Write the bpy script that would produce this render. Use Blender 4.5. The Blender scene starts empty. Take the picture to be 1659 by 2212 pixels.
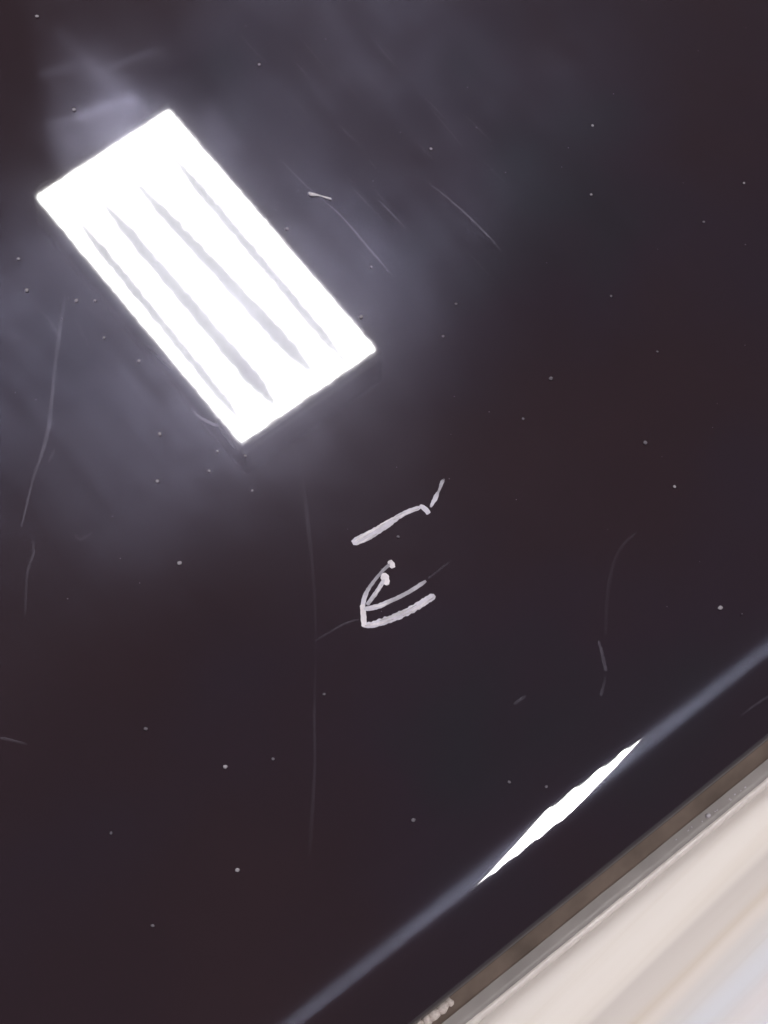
import bpy, bmesh, math, random
import numpy as np
from mathutils import Vector, Matrix, noise as mnoise

random.seed(7)
rng = np.random.default_rng(7)
C = bpy.context.scene.collection
SC = bpy.context.scene

# ------------------------------------------------------------------ camera
T = 0.0178                      # height of the casing's flat top above the table
TILT = math.radians(27.0)       # the phone leans 27 degrees off the vertical
FPX, IW, IH = 4500.0, 1659.0, 2212.0
DIST = 0.36
cam_d = bpy.data.cameras.new('camera')
cam = bpy.data.objects.new('camera', cam_d)
C.objects.link(cam)
cam.location = (0, -DIST * math.sin(TILT), T + DIST * math.cos(TILT))
cam.rotation_euler = (TILT, 0, 0)
cam_d.sensor_fit = 'VERTICAL'
cam_d.sensor_height = 24.0
cam_d.lens = FPX / IH * 24.0
cam_d.clip_start = 0.01
cam_d.clip_end = 50
cam_d.dof.use_dof = True
cam_d.dof.focus_distance = DIST
cam_d.dof.aperture_fstop = 64.0
SC.camera = cam

# ------------------------------------------------------------------ room light
w = bpy.data.worlds.new('World')
SC.world = w
w.use_nodes = True
bg = w.node_tree.nodes['Background']
bg.inputs['Color'].default_value = (1.0, 0.85, 0.88, 1)
bg.inputs['Strength'].default_value = 0.36
SC.view_settings.view_transform = 'Standard'
SC.view_settings.look = 'None'
SC.view_settings.exposure = 0
SC.view_settings.gamma = 1
LAMP_POWER = 138.0

# ------------------------------------------------------------------ survey helpers
CAMLOC = Vector(cam.location)
RX = Matrix.Rotation(TILT, 3, 'X')

def P(px, py, z=T):
    """the point of the level plane at height z that was sighted at photo position px, py"""
    d = RX @ Vector(((px - IW / 2) / FPX, -(py - IH / 2) / FPX, -1))
    t = (z - CAMLOC.z) / d.z
    return CAMLOC + d * t

def Q(co):
    """photo position of points (n,3)"""
    R = np.array(RX)
    d = (np.asarray(co) - np.array(CAMLOC)) @ R
    return IW / 2 + FPX * d[:, 0] / -d[:, 2], IH / 2 - FPX * d[:, 1] / -d[:, 2]

# direction of the casing's long edge (e) and outwards across it (n)
A, B = P(620, 2214), P(1659, 1393)
EDIR = (B - A).normalized()
NDIR = Vector((EDIR.y, -EDIR.x, 0))
ORG = A + EDIR * ((Vector((0, 0, T)) - A).dot(EDIR))       # on the bend line, opposite the frame's middle

LZ = 2.6                                                    # lamp height above the casing top
def PL(px, py, drop=0.0):
    """point of the ceiling lamp whose mirror image was sighted at px, py"""
    p = P(px, py, T - (LZ - drop))
    return Vector((p.x, p.y, T + LZ - drop))

LC = PL(445, 598)
HP = P(1199, 1752)
TH = 16.0                                                   # slope of the rounded edge where the second lamp shows
vc = (HP - CAMLOC).normalized()
nh = Vector((0, 0, math.cos(math.radians(TH)))) + NDIR * math.sin(math.radians(TH))
rd = vc - nh * (2 * vc.dot(nh))
LC2 = HP + rd * ((LZ + T - HP.z) / rd.z)                    # the next lamp of the row, on the other side of the phone
print('lamps', LC, LC2, (LC2 - LC).normalized(), NDIR)

# ------------------------------------------------------------------ object helpers
def tag(o, label=None, cat=None, group=None, kind=None):
    if label: o['label'] = label
    if cat: o['category'] = cat
    if group: o['group'] = group
    if kind: o['kind'] = kind
    return o

def empty(name, loc):
    o = bpy.data.objects.new(name, None)
    o.empty_display_size = 0.01
    o.location = loc
    C.objects.link(o)
    return o

def meshobj(name, verts, faces, mat, parent=None, smooth=True):
    me = bpy.data.meshes.new(name)
    me.from_pydata([tuple(v) for v in verts], [], faces)
    me.update()
    if smooth:
        me.polygons.foreach_set('use_smooth', [True] * len(me.polygons))
    me.materials.append(mat)
    o = bpy.data.objects.new(name, me)
    C.objects.link(o)
    if parent:
        o.parent = parent
        o.matrix_parent_inverse = Matrix.Translation(-Vector(parent.location))
    return o

def newmat(name):
    m = bpy.data.materials.new(name)
    m.use_nodes = True
    nt = m.node_tree
    return m, nt, nt.nodes['Principled BSDF'], nt.nodes['Material Output']

def node(nt, t, **kw):
    n = nt.nodes.new(t)
    for k, v in kw.items():
        if k in n.inputs: n.inputs[k].default_value = v
        else: setattr(n, k, v)
    return n

def math_node(nt, op, a, b=None, clamp=False):
    n = nt.nodes.new('ShaderNodeMath'); n.operation = op; n.use_clamp = clamp
    for i, v in enumerate((a, b)):
        if v is None: continue
        if isinstance(v, (int, float)): n.inputs[i].default_value = v
        else: nt.links.new(v, n.inputs[i])
    return n.outputs[0]

def ramp(nt, fac, stops, interp='LINEAR'):
    r = nt.nodes.new('ShaderNodeValToRGB')
    r.color_ramp.interpolation = interp
    el = r.color_ramp.elements
    while len(el) < len(stops): el.new(0.5)
    for e, (p, c) in zip(el, stops):
        e.position = p
        e.color = c if len(c) == 4 else (*c, 1)
    nt.links.new(fac, r.inputs[0])
    return r.outputs[0]

# ------------------------------------------------------------------ materials
def black_plastic():
    m, nt, b, out = newmat('glossy_black_plastic')
    L = nt.links.new
    tc = node(nt, 'ShaderNodeTexCoord')
    # very faint drifts of tint in the lacquer
    n1 = node(nt, 'ShaderNodeTexNoise', Scale=14.0, Detail=3.0)
    L(tc.outputs['Object'], n1.inputs['Vector'])
    col = ramp(nt, n1.outputs['Fac'], [(0.30, (0.0145, 0.0052, 0.0088)), (0.46, (0.0120, 0.0043, 0.0088)), (0.58, (0.0110, 0.0050, 0.0120)), (0.70, (0.0075, 0.0070, 0.0125))])
    L(col, b.inputs['Base Color'])
    b.inputs['Roughness'].default_value = 0.018
    b.inputs['IOR'].default_value = 1.5
    # uneven gloss: orange peel far too fine to see except where it wobbles a reflection's edge
    pe = node(nt, 'ShaderNodeTexNoise', Scale=420.0, Detail=2.0)
    L(tc.outputs['Object'], pe.inputs['Vector'])
    bp = node(nt, 'ShaderNodeBump', Strength=0.0006, Distance=0.001)
    L(pe.outputs['Fac'], bp.inputs['Height'])
    L(bp.outputs['Normal'], b.inputs['Normal'])
    # greasy film of wiped hands, also standing in for camera bloom round the lamp
    at = node(nt, 'ShaderNodeAttribute', attribute_name='film_bloom')
    n2 = node(nt, 'ShaderNodeTexNoise', Scale=190.0, Detail=5.0, Roughness=0.6)
    L(tc.outputs['Object'], n2.inputs['Vector'])
    grain = math_node(nt, 'ADD', math_node(nt, 'MULTIPLY', n2.outputs['Fac'], 0.5), 0.75)
    fm = math_node(nt, 'MULTIPLY', at.outputs['Fac'], grain)
    # the film was wiped across the casing, so it scatters along the edge far more than across it
    tg = node(nt, 'ShaderNodeCombineXYZ')
    for i in range(3): tg.inputs[i].default_value = NDIR[i]
    last = b.outputs[0]
    for r, an, k, col, att in ((0.23, 0.60, 0.0062, (0.66, 0.69, 1.0), fm), (0.18, 0.0, 0.0026, (0.71, 0.70, 1.0), fm),
                               (0.12, 0.0, 0.0018, (0.86, 0.83, 1.0), fm), (0.115, 0.94, 0.0105, (0.66, 0.74, 1.0), None)):
        g = node(nt, 'ShaderNodeBsdfAnisotropic', Roughness=r, Anisotropy=an)
        g.inputs['Color'].default_value = (*col, 1)
        L(tg.outputs[0], g.inputs['Tangent'])
        mx = node(nt, 'ShaderNodeMixShader')
        if att is None:
            ea = node(nt, 'ShaderNodeAttribute', attribute_name='edge_sheen')  # narrow lobe added to draw the line of light along the edge
            att = ea.outputs['Fac']
        L(math_node(nt, 'MULTIPLY', att, k), mx.inputs[0])
        L(last, mx.inputs[1]); L(g.outputs[0], mx.inputs[2])
        last = mx.outputs[0]
    L(last, out.inputs['Surface'])
    return m

def scratch_mat(name, col, cover, streak=300.0):
    """torn plastic: rough and pale, broken where the point skipped"""
    m, nt, b, out = newmat(name)
    L = nt.links.new
    tc = node(nt, 'ShaderNodeTexCoord')
    n = node(nt, 'ShaderNodeTexNoise', Scale=streak, Detail=4.0, Roughness=0.65)
    L(tc.outputs['Object'], n.inputs['Vector'])
    c = ramp(nt, n.outputs['Fac'], [(0.3, tuple(v * 0.72 for v in col)), (0.65, col)])
    L(c, b.inputs['Base Color'])
    b.inputs['Roughness'].default_value = 0.75
    b.inputs['Specular IOR Level'].default_value = 0.25
    at = node(nt, 'ShaderNodeAttribute', attribute_name='cover')
    tr = node(nt, 'ShaderNodeBsdfTransparent')
    mx = node(nt, 'ShaderNodeMixShader')
    k = math_node(nt, 'MULTIPLY', at.outputs['Fac'],
                  math_node(nt, 'ADD', math_node(nt, 'MULTIPLY', n.outputs['Fac'], 0.9), 0.5))
    k = math_node(nt, 'MULTIPLY', k, cover, clamp=True)
    L(k, mx.inputs[0]); L(tr.outputs[0], mx.inputs[1]); L(b.outputs[0], mx.inputs[2])
    L(mx.outputs[0], out.inputs['Surface'])
    return m

def plain(name, col, rough, nscale=2000.0, var=0.25, spec=0.3):
    m, nt, b, out = newmat(name)
    tc = node(nt, 'ShaderNodeTexCoord')
    n = node(nt, 'ShaderNodeTexNoise', Scale=nscale, Detail=3.0)
    nt.links.new(tc.outputs['Object'], n.inputs['Vector'])
    c = ramp(nt, n.outputs['Fac'], [(0.3, tuple(v * (1 - var) for v in col)), (0.7, col)])
    nt.links.new(c, b.inputs['Base Color'])
    b.inputs['Roughness'].default_value = rough
    b.inputs['Specular IOR Level'].default_value = spec
    return m

def emitter(name, col, s, lo=0.9):
    m, nt, b, out = newmat(name)
    nt.nodes.remove(b)
    e = node(nt, 'ShaderNodeEmission', Strength=s)
    e.inputs['Color'].default_value = (*col, 1)
    tc = node(nt, 'ShaderNodeTexCoord')
    n = node(nt, 'ShaderNodeTexNoise', Scale=9.0, Detail=4.0)
    nt.links.new(tc.outputs['Object'], n.inputs['Vector'])
    v = math_node(nt, 'ADD', math_node(nt, 'MULTIPLY', n.outputs['Fac'], s * 2 * (1 - lo)), s * lo)
    nt.links.new(v, e.inputs['Strength'])
    nt.links.new(e.outputs[0], out.inputs['Surface'])
    return m

def table_mat():
    """pale laminate with long soft wood figure running nearly along the casing"""
    m, nt, b, out = newmat('pale_laminate')
    L = nt.links.new
    tc = node(nt, 'ShaderNodeTexCoord')
    # the board's own axes are the object's axes: x along the figure, y across
    sep = node(nt, 'ShaderNodeSeparateXYZ')
    L(tc.outputs['Object'], sep.inputs[0])
    big = node(nt, 'ShaderNodeMapping'); big.inputs['Scale'].default_value = (9, 60, 1)
    L(tc.outputs['Object'], big.inputs[0])
    nb = node(nt, 'ShaderNodeTexNoise', Scale=1.0, Detail=2.0)
    L(big.outputs[0], nb.inputs['Vector'])
    wob = math_node(nt, 'MULTIPLY', math_node(nt, 'SUBTRACT', nb.outputs['Fac'], 0.5), 0.007)
    y = math_node(nt, 'ADD', sep.outputs['Y'], wob)
    fac = math_node(nt, 'ADD', math_node(nt, 'MULTIPLY', y, 16.0), 0.5)     # 0..1 over 62 mm
    base = ramp(nt, fac, TABLE_STOPS, 'EASE')
    fine = node(nt, 'ShaderNodeMapping'); fine.inputs['Scale'].default_value = (9, 330, 1)
    L(tc.outputs['Object'], fine.inputs[0])
    nf = node(nt, 'ShaderNodeTexNoise', Scale=1.0, Detail=4.0, Roughness=0.55, Distortion=0.6)
    L(fine.outputs[0], nf.inputs['Vector'])
    fc = ramp(nt, nf.outputs['Fac'], [(0.25, (0.86, 0.82, 0.77)), (0.5, (0.97, 0.96, 0.95)), (0.75, (1, 1, 1))])
    mix = node(nt, 'ShaderNodeMix', data_type='RGBA', blend_type='MULTIPLY')
    mix.inputs['Factor'].default_value = 0.55
    L(base, mix.inputs['A']); L(fc, mix.inputs['B'])
    L(mix.outputs['Result'], b.inputs['Base Color'])
    b.inputs['Roughness'].default_value = 0.38
    return m

TABLE_STOPS = [(0.0, (0.74, 0.705, 0.675)), (0.40, (0.74, 0.705, 0.675)), (0.50, (0.77, 0.73, 0.69)), (0.515, (0.72, 0.68, 0.64)),
               (0.535, (0.59, 0.55, 0.525)), (0.585, (0.63, 0.59, 0.56)), (0.61, (0.62, 0.56, 0.50)), (0.635, (0.69, 0.64, 0.60)), (0.67, (0.63, 0.61, 0.60)),
               (0.74, (0.64, 0.66, 0.71)), (0.80, (0.69, 0.67, 0.69)), (0.88, (0.64, 0.65, 0.70)), (1.0, (0.70, 0.69, 0.72))]

# ------------------------------------------------------------------ table (setting)
def P0(px, py): return P(px, py, 0.0)
g0, g1 = P0(1230, 2212), P0(1659, 1790)                  # a line of the wood figure
tdir = (g1 - g0).normalized()
torg = g0.copy()
tab = meshobj('tabletop', [(-0.9, -0.6, 0), (0.9, -0.6, 0), (0.9, 0.6, 0), (-0.9, 0.6, 0),
                           (-0.9, -0.6, -0.025), (0.9, -0.6, -0.025), (0.9, 0.6, -0.025), (-0.9, 0.6, -0.025)],
              [(0, 1, 2, 3), (7, 6, 5, 4), (0, 4, 5, 1), (1, 5, 6, 2), (2, 6, 7, 3), (3, 7, 4, 0)], table_mat(), smooth=False)
# object y grows away from the casing
tab.matrix_world = Matrix.Translation(torg) @ Matrix(((tdir.x, tdir.y, 0, 0), (tdir.y, -tdir.x, 0, 0), (0, 0, -1, 0), (0, 0, 0, 1)))
for v in tab.data.vertices: v.co.z = -v.co.z             # top face stays at z = 0, slab below
tag(tab, kind='structure')

# ------------------------------------------------------------------ ceiling lamp (above the frame, seen mirrored)
M_diff = emitter('lit_diffuser', (1.0, 0.985, 0.97), LAMP_POWER)
M_rib = emitter('dim_divider', (0.97, 0.98, 1.0), 10.5, lo=0.55)
M_house = plain('white_enamel', (0.7, 0.7, 0.68), 0.4, 6.0, 0.05)
def slab(pts, th):
    n = len(pts)
    v = list(pts) + [p + Vector((0, 0, th)) for p in pts]
    f = [tuple(range(n)), tuple(range(2 * n - 1, n - 1, -1))] + [(i, i + n, (i + 1) % n + n, (i + 1) % n) for i in range(n)]
    return v, f
def grow(pts, k):
    c = sum(pts, Vector()) / len(pts)
    return [c + (p - c) * (1 + k / (p - c).length) for p in pts]
def ceiling_lamp(off, label, turn=0.0, size=1.0, lobe0=2.0, lobe1=15.0, saw=False):
    R3 = Matrix.Rotation(math.radians(turn), 3, 'Z')
    def LP(x, y, drop=0.0): return LC + R3 @ (PL(x, y, drop) - LC) * size + off
    lamp = empty('ceiling_lamp', LC + off)
    tag(lamp, label, 'ceiling light', 'row of ceiling lights')
    cs = [LP(80, 427), LP(365, 241), LP(810, 757), LP(522, 956)]
    # four lit tubes side by side: their ends stand out a little from the tray between them
    ring = []
    for (pa, pb, lb) in (((80, 427), (365, 241), lobe0), ((810, 757), (522, 956), lobe1)):
        dx, dy = pb[0] - pa[0], pb[1] - pa[1]; l = math.hypot(dx, dy); nx, ny = -dy / l, dx / l
        for k in range(41):
            t = k / 40
            if saw: dip = lb * ((4 * t) % 1.0 - 0.5) if 0 < k < 40 else 0
            else: dip = lb * (abs(math.cos(4 * math.pi * t)) ** 3 + 0.25 * mnoise.noise(Vector((t * 9, lb, 1)))) if 0 < k < 40 else 0
            ring.append(LP(pa[0] + dx * t + nx * dip, pa[1] + dy * t + ny * dip))
    v, f = slab(ring, 0.012); meshobj('diffuser', v, f, M_diff, lamp, False)
    v, f = slab([p + Vector((0, 0, 0.016)) for p in grow(cs, 0.012)], 0.07); meshobj('housing', v, f, M_house, lamp, False)
    # lip round the diffuser
    inn, outp = grow(cs, 0.001), grow(cs, 0.012)
    lv = [p + Vector((0, 0, -0.004)) for p in inn + outp] + [p + Vector((0, 0, 0.014)) for p in inn + outp]
    lf = []
    for i in range(4):
        j = (i + 1) % 4
        lf += [(i, j, j + 4, i + 4), (i + 8, i + 12, j + 12, j + 8), (i, i + 8, j + 8, j), (i + 4, j + 4, j + 12, i + 12)]
    meshobj('lamp_lip', lv, lf, M_house, lamp, False)
    def divider(p0, p1, w0, w1, wob):
        a, b_ = LP(*p0, drop=0.006), LP(*p1, drop=0.006)
        d = (b_ - a); side = Vector((-d.y, d.x, 0)).normalized()
        unit = (LP(501, 598) - LP(500, 598)).length
        vs, fs = [], []
        N = 40
        for i in range(N + 1):
            t = i / N
            wv = (w0 + (w1 - w0) * t) * 1.75 * size * unit * 0.5 * min(1, 0.35 + 4 * t, 0.4 + 5 * (1 - t))
            c = a + d * t + side * (mnoise.noise(Vector((t * 9, wob, 0))) * 1.6 * unit)
            l = wv * (1 + 0.35 * mnoise.noise(Vector((t * 31, wob, 3)))); r = wv * (1 + 0.35 * mnoise.noise(Vector((t * 31, wob, 8))))
            vs += [c + side * l, c - side * r, c + Vector((0, 0, 0.005))]
            if i:
                k = 3 * (i - 1)
                fs += [(k, k + 1, k + 4, k + 3), (k + 1, k + 2, k + 5, k + 4), (k + 2, k, k + 3, k + 5)]
        meshobj('divider', vs, fs, M_rib, lamp)
    divider((163, 470), (528, 918), 15, 14, 1.0)
    divider((212, 425), (592, 872), 16, 24, 2.0)
    divider((286, 387), (672, 802), 16, 24, 3.0)
    divider((366, 330), (748, 784), 16, 15, 4.0)
    def end_slit(p0, p1, w_, k): divider(p0, p1, w_, w_, k)
    end_slit((108, 415), (142, 397), 6, 5.0)
    end_slit((290, 303), (336, 266), 6, 6.0)
    end_slit((168, 382), (200, 362), 4, 7.0)
    
ceiling_lamp(Vector((0, 0, 0)), 'bright long ceiling light mirrored in the flat top of the black casing')
ceiling_lamp(LC2 - LC, 'bright long ceiling light mirrored as a thin streak in the rounded edge', -13.0, 0.72, 130.0, 130.0, True)

# ------------------------------------------------------------------ black casing
casing = empty('black_casing', (ORG.x, ORG.y, 0))
tag(casing, 'scratched glossy black casing with a rounded edge lying on the pale table', 'casing')
M_black = black_plastic()

# profile across the rounded edge: slope grows from nothing on the flat top to upright at the rim
K0, K1, DS = 1.7, 0.07, 0.05                              # degrees per mm where the lamp shows; growth; step in mm
def roll(smax):
    s0 = 2 * TH / K0
    n_, z_, th, s = -s0, 0.0, 0.0, -s0
    out_ = [(n_, 0.0)]
    i0 = 0
    while th < 88.0:
        k = K0 * (s + s0) / s0 if s < 0 else (K0 + K1 * s if s < smax else 24.0)
        th += k * DS; s += DS
        n_ += math.cos(math.radians(th)) * DS; z_ -= math.sin(math.radians(th)) * DS
        out_.append((n_, z_))
        if s < DS / 2: i0 = len(out_) - 1
    sh = out_[i0][0]
    return [((p - sh) / 1000, q_ / 1000) for p, q_ in out_]
def n_of(px, py, z): return (P(px, py, z) - ORG).dot(NDIR)
lo, hi = 2.0, 16.0
for _ in range(30):
    mid = (lo + hi) / 2
    pts = roll(mid)
    if pts[-1][0] < n_of(1279, 1900, T + pts[-1][1] + 0.0015): lo = mid
    else: hi = mid
RIM_N = pts[-1][0]
print('edge drop', pts[-1][1], 'rim at', RIM_N, 'smax', mid)
_pn = np.array([p for p, q_ in pts]); _pz = np.array([q_ for p, q_ in pts])
def surf_z(n): return T + float(np.interp(n, _pn, _pz))
def PS(px, py):
    """point of the casing's top surface sighted at px, py"""
    z = T
    for _ in range(12):
        p = P(px, py, z); z = surf_z((p - ORG).dot(NDIR))
    return P(px, py, z)
prof = [(x, 0.0) for x in list(np.linspace(-0.34, -0.19, 8))]
prof += [(x, 0.0) for x in np.arange(-0.188, pts[0][0] - 0.0003, 0.0007)]
prof += [pts[i] for i in range(0, len(pts), 4)] + [pts[-1]]
RIM_Z = T + pts[-1][1]                                     # height of the rim's turn
zb = pts[-1][1] - 0.0008
prof += [(RIM_N + 0.00002, zb + 0.0004), (RIM_N - 0.0001, zb + 0.0001), (RIM_N - 0.0004, zb), (RIM_N - 0.003, zb)]
es = list(np.linspace(-0.26, -0.125, 8)) + list(np.arange(-0.124, 0.124, 0.0007)) + list(np.linspace(0.125, 0.26, 8))
es = np.array(es); pr = np.array(prof)
NE, NP = len(es), len(pr)
E3, N3, O3 = np.array(EDIR), np.array(NDIR), np.array(ORG)
wavy = np.array([0.000010 * mnoise.noise(Vector((e * 90, 0.3, 0))) + 0.000003 * mnoise.noise(Vector((e * 300, 5, 0))) for e in es])
amt = np.clip((pr[:, 0] - pts[0][0]) / 0.012, 0, 1) * (pr[:, 1] > zb)
co = (O3[None, None, :] + es[:, None, None] * E3 + (pr[None, :, 0, None] + wavy[:, None, None] * amt[None, :, None]) * N3)
co[:, :, 2] += pr[None, :, 1]
co = co.reshape(-1, 3)
ii, jj = np.meshgrid(np.arange(NE - 1), np.arange(NP - 1), indexing='ij')
a_ = (ii * NP + jj).ravel()
faces = np.stack([a_, a_ + 1, a_ + NP + 1, a_ + NP], 1)
me = bpy.data.meshes.new('top_shell')
me.vertices.add(len(co)); me.vertices.foreach_set('co', co.ravel())
me.loops.add(faces.size); me.loops.foreach_set('vertex_index', faces.ravel())
me.polygons.add(len(faces)); me.polygons.foreach_set('loop_start', np.arange(0, faces.size, 4))
me.polygons.foreach_set('use_smooth', np.ones(len(faces), bool))
me.update(calc_edges=True)
# greasy film thickness per vertex (finger wipes, cloth streaks): dirt, plus camera bloom painted into it
qx, qy = Q(co)
def sm(x): x = np.clip(x, 0, 1); return x * x * (3 - 2 * x)
def vnoise(x, y, seed):
    r = np.random.default_rng(seed); G = r.random((256, 256))
    xi, yi = np.floor(x).astype(int), np.floor(y).astype(int)
    fx, fy = sm(x - xi), sm(y - yi)
    g = lambda a, b_: G[a % 256, b_ % 256]
    return (g(xi, yi) * (1 - fx) + g(xi + 1, yi) * fx) * (1 - fy) + (g(xi, yi + 1) * (1 - fx) + g(xi + 1, yi + 1) * fx) * fy
def fbm(x, y, seed, o=4):
    t, a0, s_ = 0, 0.5, 0
    for k in range(o):
        t = t + a0 * vnoise(x * 2 ** k, y * 2 ** k, seed + k); s_ += a0; a0 *= 0.55
    return t / s_
ca, sa = math.cos(math.radians(50)), math.sin(math.radians(50))
al = qx * ca + qy * sa                                     # along the wiping strokes
ac = -qx * sa + qy * ca
film_bloom = 0.76 + 1.0 * (fbm(qx / 300, qy / 300, 3) - 0.5)
film_bloom *= 0.74 + 0.52 * fbm(al / 420, ac / 24, 11)
film_bloom *= 0.8 + 0.4 * fbm(qx / 38, qy / 38, 23)
def stroke(x0, y0, x1, y1, wd, a):
    dx, dy = x1 - x0, y1 - y0; L2 = dx * dx + dy * dy
    t = np.clip(((qx - x0) * dx + (qy - y0) * dy) / L2, 0, 1)
    d2 = (qx - x0 - t * dx) ** 2 + (qy - y0 - t * dy) ** 2
    return a * np.exp(-d2 / (wd * wd))
def edge(x0, y0, x1, y1, soft):                            # 0 left of the directed line, 1 right of it (y down)
    dx, dy = x1 - x0, y1 - y0; l = math.hypot(dx, dy)
    return sm(0.5 + (-(qx - x0) * dy + (qy - y0) * dx) / l / soft)
# film thinner in the corner and above the lamp's image
film_bloom *= 1 - 0.75 * (1 - edge(120, 330, 70, 60, 60)) * sm((470 - qy) / 160)
film_bloom *= 1 - np.clip(stroke(400, 160, 620, 60, 110, 0.5) + stroke(330, 215, 420, 175, 45, 0.3), 0, 0.6)
film_bloom *= 1 - np.clip(stroke(30, 460, 60, 420, 90, 0.35), 0, 1)
film_bloom += stroke(130, 75, 290, 225, 18, 0.55) + stroke(110, 270, 190, 248, 10, 0.5) + stroke(175, 247, 285, 212, 13, 0.9)
film_bloom += stroke(95, 160, 160, 140, 9, 0.6) + stroke(215, 155, 330, 110, 9, 0.45) + stroke(190, 150, 260, 290, 60, 0.7)
film_bloom += stroke(150, 280, 330, 240, 50, 0.5)
for k in range(9):
    film_bloom += stroke(105 + 26 * k, 95 + 8 * k + 10 * (k % 3), 150 + 24 * k, 330 - 14 * k, 5, 0.10 + 0.06 * (k % 2))
# film thinned over the lower half so the lamp's painted glow fades there
film_bloom *= 0.35 + 0.65 * (1 - sm((qy - 0.30 * qx - 900) / 420))
film_bloom *= 1 - 0.45 * sm((qx - 880) / 320)
film_bloom = np.maximum(film_bloom, 0.08)
# sheen painted along the bend to carry the streak's thin line and glow
bend = sm((T - co[:, 2]) / 0.0006)
across = (co - O3) @ N3
edge_sheen = np.exp(-((across - 0.0001) / 0.0009) ** 2) * (0.7 + 0.6 * fbm(qx / 60, qy / 60, 31))
film_bloom = np.where(co[:, 2] < T - 0.0001, np.maximum(film_bloom, 0.45), film_bloom)
pa = me.attributes.new('edge_sheen', 'FLOAT', 'POINT'); pa.data.foreach_set('value', edge_sheen.astype(np.float32))
fa = me.attributes.new('film_bloom', 'FLOAT', 'POINT'); fa.data.foreach_set('value', film_bloom.astype(np.float32))
me.materials.append(M_black)
shell = bpy.data.objects.new('top_shell', me)
C.objects.link(shell)
shell.parent = casing; shell.matrix_parent_inverse = Matrix.Translation(-Vector(casing.location))
# end caps and back
def loc(e, n, z): return ORG + EDIR * e + NDIR * n + Vector((0, 0, z))
M_taupe = plain('taupe_shade_plastic', (0.22, 0.172, 0.142), 0.6, 130, 0.45)  # taupe put in for the brown band of shade under the rim
M_flange = plain('satin_silver_metal', (0.40, 0.38, 0.37), 0.42, 90, 0.25)
def strip_part(name, pr_, mat, x0=-0.26, x1=0.26, step=0.002, wob=0.00006):
    ee = np.arange(x0, x1 + 1e-6, step); vs, fs = [], []
    k = len(pr_)
    for i, e in enumerate(ee):
        for j, (n, z) in enumerate(pr_):
            vs.append(loc(e, n + wob * mnoise.noise(Vector((e * 130, j * 0.3, 2))), z - T))
        if i:
            for j in range(k - 1): fs.append(((i - 1) * k + j, (i - 1) * k + j + 1, i * k + j + 1, i * k + j))
    fs += [tuple(range(k)), tuple(range(len(vs) - 1, len(vs) - 1 - k, -1))]
    return meshobj(name, vs, fs, mat, casing)
FT = 0.0021                                                # top of the flange
FOOT_N, LIP_N = n_of(1279, 1951, FT), n_of(1279, 2008, FT - 0.0005)
print('rim', RIM_N, RIM_Z, FOOT_N, LIP_N)
SH = RIM_Z - 0.0009
NECK = min(RIM_N - 0.0016, FOOT_N)
strip_part('lower_shell', [(NECK - 0.010, SH), (NECK, SH)] + [(NECK + (FOOT_N - NECK) * t ** 2.2, SH + (FT - 0.0002 - SH) * t) for t in np.linspace(0.04, 1, 12)] + [(FOOT_N - 0.004, FT - 0.0003)], M_taupe)
lr = 0.0008
strip_part('base_flange', [(FOOT_N - 0.02, FT)] + [(x, FT) for x in np.linspace(FOOT_N - 0.001, LIP_N - 2 * lr - 0.0004, 5)] +
           [(LIP_N - 1.3 * lr, FT - 0.00006), (LIP_N - 1.3 * lr, 0.0009), (FOOT_N - 0.02, 0.0009)], M_flange, wob=0.00004)
strip_part('flange_lit_edge', [(LIP_N - lr + lr * math.sin(a), FT - 0.00002 - lr + lr * math.cos(a)) for a in np.linspace(-1.5, 3.6, 18)], plain('lit_edge_metal', (0.86, 0.82, 0.78), 0.3, 700, 0.1), wob=0.00004)  # flange edge given a paler colour to paint the light it catches
base_v = [loc(e, n, z) for z in (0.0006 - T, 0.0002 - T) for e, n in ((-0.25, -0.33), (0.25, -0.33), (0.25, FOOT_N - 0.021), (-0.25, FOOT_N - 0.021))]
M_base = plain('matt_black_underside', (0.02, 0.018, 0.018), 0.7, 300)
meshobj('base_plate', base_v, [(0, 1, 2, 3), (7, 6, 5, 4), (0, 4, 5, 1), (1, 5, 6, 2), (2, 6, 7, 3), (3, 7, 4, 0)], M_base, casing, False)
for e in (-0.26, 0.26):
    ring = [loc(e, n, z) for n, z in prof]
    meshobj('end_cap', ring, [tuple(range(len(ring)))], M_black, casing, False)

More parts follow.
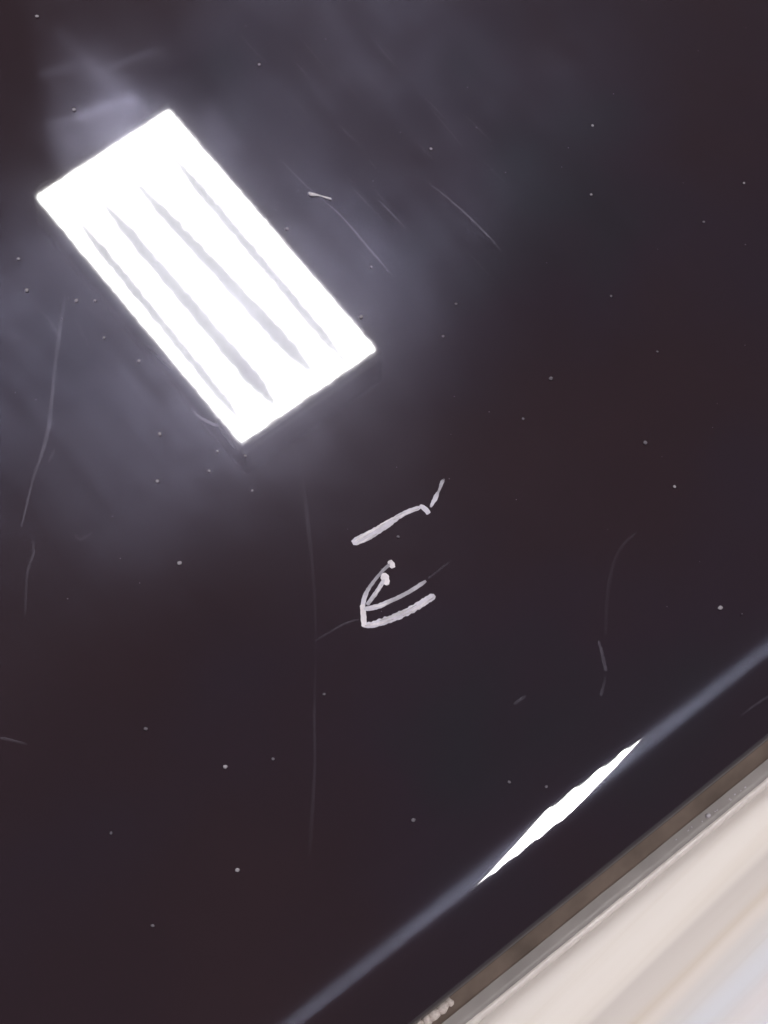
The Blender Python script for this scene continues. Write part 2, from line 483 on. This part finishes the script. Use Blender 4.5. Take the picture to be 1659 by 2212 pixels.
# ------------------------------------------------------------------ scratches in the casing
M_gouge = scratch_mat('torn_pale_plastic', (0.60, 0.585, 0.67), 1.3)
M_gouge_b = scratch_mat('torn_white_plastic', (0.78, 0.75, 0.80), 1.6)
def hair_mat():
    """a scratch too fine to hide the lacquer: it only adds a little scattered light"""
    m, nt, b, out = newmat('hairline_scuff')
    L = nt.links.new
    nt.nodes.remove(b)
    tc = node(nt, 'ShaderNodeTexCoord')
    n = node(nt, 'ShaderNodeTexNoise', Scale=420.0, Detail=4.0, Roughness=0.65)
    L(tc.outputs['Object'], n.inputs['Vector'])
    at = node(nt, 'ShaderNodeAttribute', attribute_name='cover')
    k = math_node(nt, 'MULTIPLY', at.outputs['Fac'], math_node(nt, 'ADD', math_node(nt, 'MULTIPLY', n.outputs['Fac'], 1.4), 0.1), clamp=True)
    d = node(nt, 'ShaderNodeBsdfDiffuse'); d.inputs['Color'].default_value = (0.042, 0.040, 0.050, 1)
    g = node(nt, 'ShaderNodeBsdfAnisotropic', Roughness=0.3); g.inputs['Color'].default_value = (0.010, 0.010, 0.012, 1)
    none = node(nt, 'ShaderNodeBsdfDiffuse'); none.inputs['Color'].default_value = (0, 0, 0, 1)
    ad = node(nt, 'ShaderNodeAddShader'); L(d.outputs[0], ad.inputs[0]); L(g.outputs[0], ad.inputs[1])
    mx = node(nt, 'ShaderNodeMixShader'); L(k, mx.inputs[0]); L(none.outputs[0], mx.inputs[1]); L(ad.outputs[0], mx.inputs[2])
    tr = node(nt, 'ShaderNodeBsdfTransparent')
    a2 = node(nt, 'ShaderNodeAddShader'); L(tr.outputs[0], a2.inputs[0]); L(mx.outputs[0], a2.inputs[1])
    L(a2.outputs[0], out.inputs['Surface'])
    return m
M_hair = hair_mat()

def catmull(pts_, n):
    p = [np.array(q, float) for q in pts_]
    p = [2 * p[0] - p[1]] + p + [2 * p[-1] - p[-2]]
    out_ = []
    for i in range(1, len(p) - 2):
        for t in np.linspace(0, 1, n, endpoint=False):
            out_.append(0.5 * (2 * p[i] + (p[i + 1] - p[i - 1]) * t + (2 * p[i - 1] - 5 * p[i] + 4 * p[i + 1] - p[i + 2]) * t * t
                               + (3 * p[i] - p[i - 1] - 3 * p[i + 1] + p[i + 2]) * t ** 3))
    out_.append(p[-2])
    return out_

scr_seed = [0]
def groove(name, pts_, mat, label=None, straight=False, hgt=0.00005, rough_edge=0.18, soft=0.0, taper=True, lift=0.0):
    """pts_: (px, py, width px, cover). A low burr with torn edges standing on the lacquer."""
    scr_seed[0] += 7
    q = catmull(pts_, 16)
    vs, fs, cv = [], [], []
    prof_ = [(-1, 0.0), (-0.6, 0.8), (-0.15, 1.0), (0.3, 0.75), (0.7, 0.9), (1, 0.0)]
    K = len(prof_)
    for i, s_ in enumerate(q):
        c = PS(s_[0], s_[1])
        nx = PS(q[min(i + 1, len(q) - 1)][0], q[min(i + 1, len(q) - 1)][1]); pv = PS(q[max(i - 1, 0)][0], q[max(i - 1, 0)][1])
        d = (nx - pv).normalized(); side = Vector((-d.y, d.x, 0))
        t = i / (len(q) - 1)
        end = 1.0
        if taper: end = min(1, math.sqrt(min(1, 0.3 + 14 * t)), math.sqrt(min(1, 0.3 + 14 * (1 - t))))
        hw = 0.5 * s_[2] * 7.3e-5 * end
        for x, z in prof_:
            e_ = 1 + rough_edge * mnoise.noise(Vector((s_[0] * 0.16, s_[1] * 0.16 + scr_seed[0], x * 3)))
            vs.append(c + side * (x * hw * e_) + Vector((0, 0, 0.000012 + lift + z * hgt)))
            cv.append(s_[3] * (1 if abs(x) < 0.9 else 1 - soft))
        if i:
            k = K * (i - 1)
            for j in range(K - 1): fs.append((k + j, k + j + 1, k + K + j + 1, k + K + j))
    o = meshobj(name, vs, [tuple(reversed(f_)) for f_ in fs], mat, casing)
    a = o.data.attributes.new('cover', 'FLOAT', 'POINT'); a.data.foreach_set('value', cv)
    if label: o['label'] = label
    return o

# the upper mark: a long bar with a hooked end and a loose tick
groove('scratch', [(761, 1173, 21, 1), (790, 1160, 22, 1), (815, 1146, 20, 1), (838, 1132, 18, 0.95), (852, 1122, 14, 0.85), (870, 1111, 13, 0.75), (890, 1102, 12, 0.85), (908, 1096, 12, 0.9)],
       M_gouge, 'broad pale gouge, straight bar of the upper mark')
groove('scratch', [(906, 1093, 9, 0.7), (914, 1096, 12, 0.9), (921, 1103, 13, 1), (927, 1110, 11, 0.8)], M_gouge, 'short hooked end of the upper gouge', lift=0.00002)
groove('scratch', [(930, 1096, 5, 0.5), (934, 1088, 8, 0.8), (940, 1077, 11, 0.8), (946, 1063, 8, 0.55)], M_gouge, 'short loose tick beside the hooked gouge')
groove('scratch', [(946, 1064, 6, 0.5), (949, 1058, 6, 0.45), (955, 1042, 9, 0.42), (960, 1034, 4, 0.15)], M_gouge)
# the lower mark: two strokes meeting in a corner, two bars running off it
groove('scratch', [(843, 1218, 9, 0.45), (828, 1232, 8, 0.4), (812, 1250, 8, 0.45), (796, 1272, 9, 0.6), (787, 1292, 11, 0.8), (783, 1312, 11, 1)], M_gouge)
groove('scratch', [(841, 1211, 11, 1), (846, 1219, 15, 1.1), (850, 1227, 10, 0.9)], M_gouge_b, 'bright round head of the lower mark')
groove('scratch', [(829, 1238, 10, 1), (831, 1246, 19, 1.1), (834, 1256, 17, 0.9), (838, 1264, 7, 0.4)], M_gouge_b)
groove('scratch', [(830, 1252, 9, 0.85), (818, 1272, 10, 0.8), (804, 1292, 10, 0.6), (793, 1307, 9, 0.6)], M_gouge, lift=0.00001)
groove('scratch', [(783, 1306, 13, 1), (785, 1330, 13, 1), (787, 1354, 13, 1)], M_gouge_b, lift=0.00002)
groove('scratch', [(786, 1316, 12, 1), (805, 1313, 13, 1), (822, 1308, 13, 0.9), (842, 1299, 11, 0.7), (860, 1291, 10, 0.55), (890, 1275, 10, 0.6), (920, 1255, 10, 0.45)], M_gouge, 'thin upper bar of the lower mark', lift=0.00003)
groove('scratch', [(784, 1352, 13, 0.95), (806, 1349, 16, 0.9), (830, 1342, 18, 0.75), (860, 1331, 18, 0.75), (890, 1316, 18, 0.85), (915, 1301, 18, 0.85), (939, 1286, 17, 0.8)], M_gouge, 'thick lower bar of the lower mark', rough_edge=0.3, lift=0.00001)
def strand(x0, y0, x1, y1, w_, c, sag=0.0):
    mx, my = (x0 + x1) / 2, (y0 + y1) / 2; l = math.hypot(x1 - x0, y1 - y0)
    mx += -(y1 - y0) / l * sag; my += (x1 - x0) / l * sag
    groove('scratch_fibre', [(x0, y0, w_ * 0.7, c * 0.6), (mx, my, w_, c), (x1, y1, w_ * 0.5, c * 0.4)], M_gouge_b, hgt=0.00004, rough_edge=0.6, lift=0.00006)
strand(766, 1170, 832, 1131, 6, 0.9, -1); strand(770, 1178, 815, 1153, 4, 0.7); strand(800, 1148, 868, 1110, 4, 0.7, -2); strand(850, 1124, 905, 1099, 4, 0.6, -2)
strand(788, 1352, 850, 1338, 5, 0.6, 2); strand(820, 1341, 900, 1307, 4, 0.5, 3); strand(870, 1331, 936, 1291, 5, 0.6, 2); strand(806, 1312, 846, 1299, 5, 0.8, 2); strand(826, 1262, 806, 1294, 4, 0.6)
# hairlines
def hair(pts_, label=None): groove('hairline_scratch', [(p_[0], p_[1], p_[2], p_[3] * 0.8) for p_ in pts_], M_hair, label, hgt=0.00002, rough_edge=0.5, soft=1.0)
hair([(140, 640, 10, 0.35), (128, 720, 12, 0.5), (119, 790, 10, 0.5), (112, 860, 10, 0.7), (104, 930, 12, 0.9), (88, 985, 10, 0.7), (70, 1040, 8, 0.7), (46, 1138, 6, 1.0)], 'long bent hairline scratch left of the mirrored lamp')
hair([(118, 970, 4, 0.4), (112, 985, 8, 0.6), (104, 1000, 4, 0.3)])
hair([(70, 1165, 5, 0.5), (72, 1195, 9, 0.6), (62, 1225, 7, 0.6), (57, 1260, 8, 0.35), (54, 1330, 8, 0.25)])
hair([(160, 1155, 7, 0.3), (175, 1165, 8, 0.5), (200, 1150, 7, 0.4)])
hair([(418, 888, 5, 1.5), (428, 899, 7, 2.0), (445, 909, 8, 2.2), (462, 917, 8, 2.0), (472, 920, 5, 1.2)], 'short curved pale scratch beside the lamp image')
hair([(648, 990, 10, 0.14), (664, 1120, 12, 0.2), (675, 1230, 10, 0.13), (681, 1330, 8, 0.12), (681, 1440, 6, 0.08), (679, 1560, 7, 0.3), (680, 1650, 7, 0.28), (674, 1760, 10, 0.2), (668, 1850, 10, 0.08)], 'long faint vertical hairline scratch below the lamp image')
hair([(1375, 1150, 5, 0.35), (1346, 1178, 8, 0.2), (1325, 1220, 9, 0.17), (1312, 1290, 10, 0.14), (1308, 1370, 9, 0.16)], 'faint arched hairline scratch toward the right')
hair([(1293, 1384, 6, 0.9), (1301, 1414, 9, 1.0), (1309, 1450, 9, 1.1)], 'short brighter tick below the arched scratch')
hair([(1308, 1462, 6, 0.3), (1303, 1485, 7, 0.6), (1297, 1503, 8, 0.9)])
hair([(1110, 1522, 6, 0.4), (1124, 1512, 9, 0.7), (1136, 1503, 6, 0.5)])
hair([(680, 1385, 5, 0.25), (740, 1350, 6, 0.5), (775, 1338, 5, 0.4)])
hair([(925, 1250, 5, 0.5), (948, 1232, 6, 0.4), (972, 1214, 5, 0.15)])
hair([(0, 1594, 6, 1.0), (20, 1598, 7, 0.7), (58, 1608, 6, 0.2)])
hair([(1600, 1545, 8, 0.3), (1640, 1515, 10, 0.5), (1700, 1480, 8, 0.3)])
hair([(600, 340, 4, 0.4), (660, 400, 5, 0.9), (690, 425, 4, 1.1), (740, 470, 5, 1.5), (800, 540, 6, 1.7), (852, 600, 4, 0.8)], 'straight hairline scratch right of the mirrored lamp')
hair([(925, 395, 4, 0.4), (970, 430, 6, 0.9), (1015, 470, 6, 1.1), (1060, 515, 6, 0.9), (1085, 545, 3, 0.4)])
hair([(815, 430, 4, 0.3), (840, 455, 6, 0.9), (878, 495, 3, 0.3)])
hair([(520, 75, 4, 0.2), (545, 105, 5, 0.5), (575, 135, 3, 0.2)])
for k in range(26):                                         # wipe lines parallel to the strokes
    px, py = random.uniform(560, 1060), random.uniform(60, 640)
    l = random.uniform(30, 130); a = math.radians(random.gauss(48, 3))
    b_ = random.uniform(0.25, 0.65)
    hair([(px, py, 3, 0.05), (px + l * 0.5 * math.cos(a), py + l * 0.5 * math.sin(a), random.uniform(3, 6), b_), (px + l * math.cos(a), py + l * math.sin(a), 3, 0.05)])
for k in range(14):
    px, py = random.uniform(0, 480), random.uniform(560, 1100)
    l = random.uniform(30, 110); a = math.radians(random.gauss(46, 9))
    b_ = random.uniform(0.12, 0.3)
    hair([(px, py, 4, 0.03), (px + l * 0.5 * math.cos(a), py + l * 0.5 * math.sin(a), random.uniform(5, 9), b_), (px + l * math.cos(a), py + l * math.sin(a), 4, 0.03)])

# worn place at the foot of the rim where the lacquer has chipped to white
M_chip = plain('bare_white_plastic', (0.80, 0.73, 0.68), 0.7, 3000, 0.3)
def lump(c, r, squash, seed):
    bm = bmesh.new(); bmesh.ops.create_icosphere(bm, subdivisions=2, radius=1)
    for v_ in bm.verts:
        k = 1 + 0.35 * mnoise.noise(v_.co * 1.4 + Vector((seed, 0, 0)))
        v_.co = Vector((v_.co.x * r[0] * k, v_.co.y * r[1] * k, v_.co.z * r[2] * k))
    M = Matrix.Translation(c) @ Matrix(((EDIR.x, NDIR.x, 0, 0), (EDIR.y, NDIR.y, 0, 0), (0, 0, 1, 0), (0, 0, 0, 1)))
    bmesh.ops.transform(bm, matrix=M, verts=bm.verts)
    vs = [v_.co.copy() for v_ in bm.verts]; fs = [tuple(x.index for x in f_.verts) for f_ in bm.faces]
    bm.free()
    return vs, fs
def rim_at(px, py, hz):
    """point of the outer rim wall at height hz near photo position px, py"""
    p = P(px, py, hz); return ORG + EDIR * (p - ORG).dot(EDIR) + NDIR * (RIM_N + 0.0003) + Vector((0, 0, hz - T))
HZ = RIM_Z - 0.0016
for (px, py, lx, lz, sd) in ((866, 2203, 0.0008, 0.0008, 1), (884, 2189, 0.0010, 0.0012, 2), (900, 2177, 0.0009, 0.0013, 6), (915, 2165, 0.0012, 0.0011, 3), (932, 2151, 0.0012, 0.0009, 4), (950, 2139, 0.0006, 0.0005, 5)):
    v, f = lump(rim_at(px, py, HZ), (lx, 0.0010, lz), 1, sd)
    meshobj('paint_chip', v, f, M_chip, casing)

# ------------------------------------------------------------------ dust and lint lying on top
M_dust = plain('grey_dust', (0.34, 0.325, 0.36), 0.9, 4000)
M_dust2 = plain('faint_dust', (0.15, 0.14, 0.165), 0.9, 4000)
M_lint = plain('white_lint', (0.72, 0.70, 0.76), 0.9, 3000)
protos = []
for k in range(4):
    v, f = lump(Vector((0, 0, 0)), (1, 0.9, 0.32), 1, 20 + k * 3)
    for mt in (M_dust, M_dust2):
        me = bpy.data.meshes.new('dust_speck'); me.from_pydata([tuple(x) for x in v], [], f); me.update()
        me.polygons.foreach_set('use_smooth', [True] * len(me.polygons)); me.materials.append(mt)
        protos.append(me)
DG = 'dust specks on the black casing'
MARKS = [('the mirrored lamp', 445, 598), ('the upper pale gouge', 850, 1120), ('the lower pale gouges', 840, 1290), ('the arched faint scratch', 1320, 1290),
         ('the long bent left scratch', 105, 900), ('the faint vertical scratch', 680, 1560), ('the bright streak on the rounded edge', 1200, 1750),
         ('the scrap of lint', 690, 424), ('the top right corner', 1659, 0), ('the bottom left corner', 0, 2212), ('the right end of the edge line', 1620, 1420), ('the wiped patch at top left', 180, 200)]
used_labels = set()
def place_label(px, py, bright, d):
    nm, mx, my = min(MARKS, key=lambda m_: math.hypot(px - m_[1], py - m_[2]))
    dx, dy = px - mx, py - my
    a_ = math.degrees(math.atan2(dy, dx)) % 360
    side = ['right of', 'below and right of', 'below', 'below and left of', 'left of', 'above and left of', 'above', 'above and right of'][int((a_ + 22.5) // 45) % 8]
    far = math.hypot(dx, dy)
    look = ('pale' if bright else 'faint grey') + ' dust speck'
    for dist in (('close ' if far < 150 else 'well ' if far > 420 else ''), 'a little ', 'farther out '):
        l = look + ' ' + dist + side + ' ' + nm
        if l not in used_labels: break
    used_labels.add(l)
    return l
def speck(px, py, d, bright=True, label=None, z=T, group=DG):
    me = protos[2 * random.randrange(4) + (0 if bright or math.hypot(px - 430, py - 620) < 520 else 1)]
    o = bpy.data.objects.new('dust_speck', me); C.objects.link(o)
    r = d * 3.5e-5
    o.scale = (r, r * random.uniform(0.8, 1.2), r)
    o.rotation_euler = (0, 0, random.uniform(0, 6.28))
    o.location = (PS(px, py) if z == T else P(px, py, z)) + Vector((0, 0, r * 0.42))
    tag(o, label or place_label(px, py, bright, d), 'dust speck', group)
    return o
for px, py, d, lab in ((487, 1657, 11, 'round pale dust speck alone in the dark lower left of the casing'),
                       (1556, 1314, 11, 'round dust speck above the bright line at far right'),
                       (780, 685, 11, 'pale dust speck beside the right end of the lamp image'),
                       (165, 650, 10, 'pale dust speck beside the top of the long left scratch'),
                       (388, 1217, 11, 'elongated dust speck between the left scratch and the faint vertical scratch'),
                       (80, 36, 10, 'pale dust speck in the top left corner'),
                       (160, 238, 11, 'dust speck on the wiped patch above the lamp image')):
    speck(px, py, d, True, lab)
for px, py, d in ((1280, 272, 8), (1277, 421, 8), (931, 322, 8), (1457, 1052, 9), (1607, 396, 7), (802, 577, 7), (513, 1880, 10)):
    speck(px, py, d, True)
for px, py, d in ((957, 727, 8), (1190, 818, 9), (1394, 957, 9), (452, 1018, 8), (58, 628, 10), (893, 1772, 9), (345, 938, 8), (530, 985, 8), (620, 495, 9),
                  (985, 657, 7), (315, 1575, 9), (1520, 480, 7), (1100, 1690, 8), (205, 650, 7), (225, 730, 7), (300, 780, 8), (340, 1040, 8), (470, 975, 7), (545, 1060, 6),
                  (40, 560, 8), (1180, 1700, 7), (590, 1640, 7), (1130, 905, 6), (560, 140, 8), (1320, 640, 6), (1420, 760, 6), (860, 1160, 8), (700, 1500, 6), (240, 1800, 7), (330, 2000, 7)):
    speck(px, py, d * 1.1, False)
# the finest dust, past counting
vs, fs = [], []
for k in range(60):
    px, py = random.uniform(10, 1620), random.uniform(10, 1350)
    v, f = lump(P(px, py), (1.0e-4 * random.uniform(0.5, 1.2),) * 2 + (5e-5,), 1, k)
    fs += [tuple(i + len(vs) for i in q_) for q_ in f]; vs += v
tag(meshobj('fine_dust', vs, fs, M_dust2), 'finest dust sprinkled over the glossy black casing', 'dust', None, 'stuff')
v, f = lump(P(1530, 1762, FT + 0.0002) , (0.00045, 0.0004, 0.00045), 1, 50)
tag(meshobj('crumb', v, f, M_lint), 'white crumb at the foot of the black casing on the right', 'crumb')
gv, gf = [], []
for q_ in range(12):
    pxx = 1470 + 150 * q_ / 11 + random.uniform(-12, 12)
    v, f = lump(P(pxx, 1953 - (pxx - 1279) * 0.765 + random.uniform(-3, 5), FT), tuple(random.uniform(0.6, 1.3) * k_ for k_ in (0.00018, 0.00014, 0.00012)), 1, 60 + q_)
    gf += [tuple(i + len(gv) for i in q2) for q2 in f]; gv += v
tag(meshobj('grit', gv, gf, M_lint), 'fine pale grit along the foot of the casing wall on the right', 'grit', None, 'stuff')

def fibre(pts_, label):
    q = catmull(pts_, 8); vs, fs = [], []
    for i, s_ in enumerate(q):
        c = P(s_[0], s_[1]); r = s_[2] * 4.0e-5
        a_n = q[min(i + 1, len(q) - 1)]; a_p = q[max(i - 1, 0)]
        d = (P(a_n[0], a_n[1]) - P(a_p[0], a_p[1])).normalized(); side = Vector((-d.y, d.x, 0))
        for k in range(6):
            an = k * math.pi / 3
            vs.append(c + side * (math.cos(an) * r) + Vector((0, 0, r * 0.5 + math.sin(an) * r * 0.5 + 0.00002)))
        if i:
            for k in range(6): fs.append((6 * (i - 1) + k, 6 * (i - 1) + (k + 1) % 6, 6 * i + (k + 1) % 6, 6 * i + k))
    fs += [tuple(range(5, -1, -1)), tuple(range(len(vs) - 6, len(vs)))]
    o = meshobj('lint', vs, fs, M_lint)
    tag(o, label, 'lint')
fibre([(667, 417, 6), (672, 421, 10), (680, 422, 9), (690, 423, 4), (702, 427, 5), (712, 430, 6), (716, 431, 3)], 'small pale scrap of lint right of the mirrored lamp')
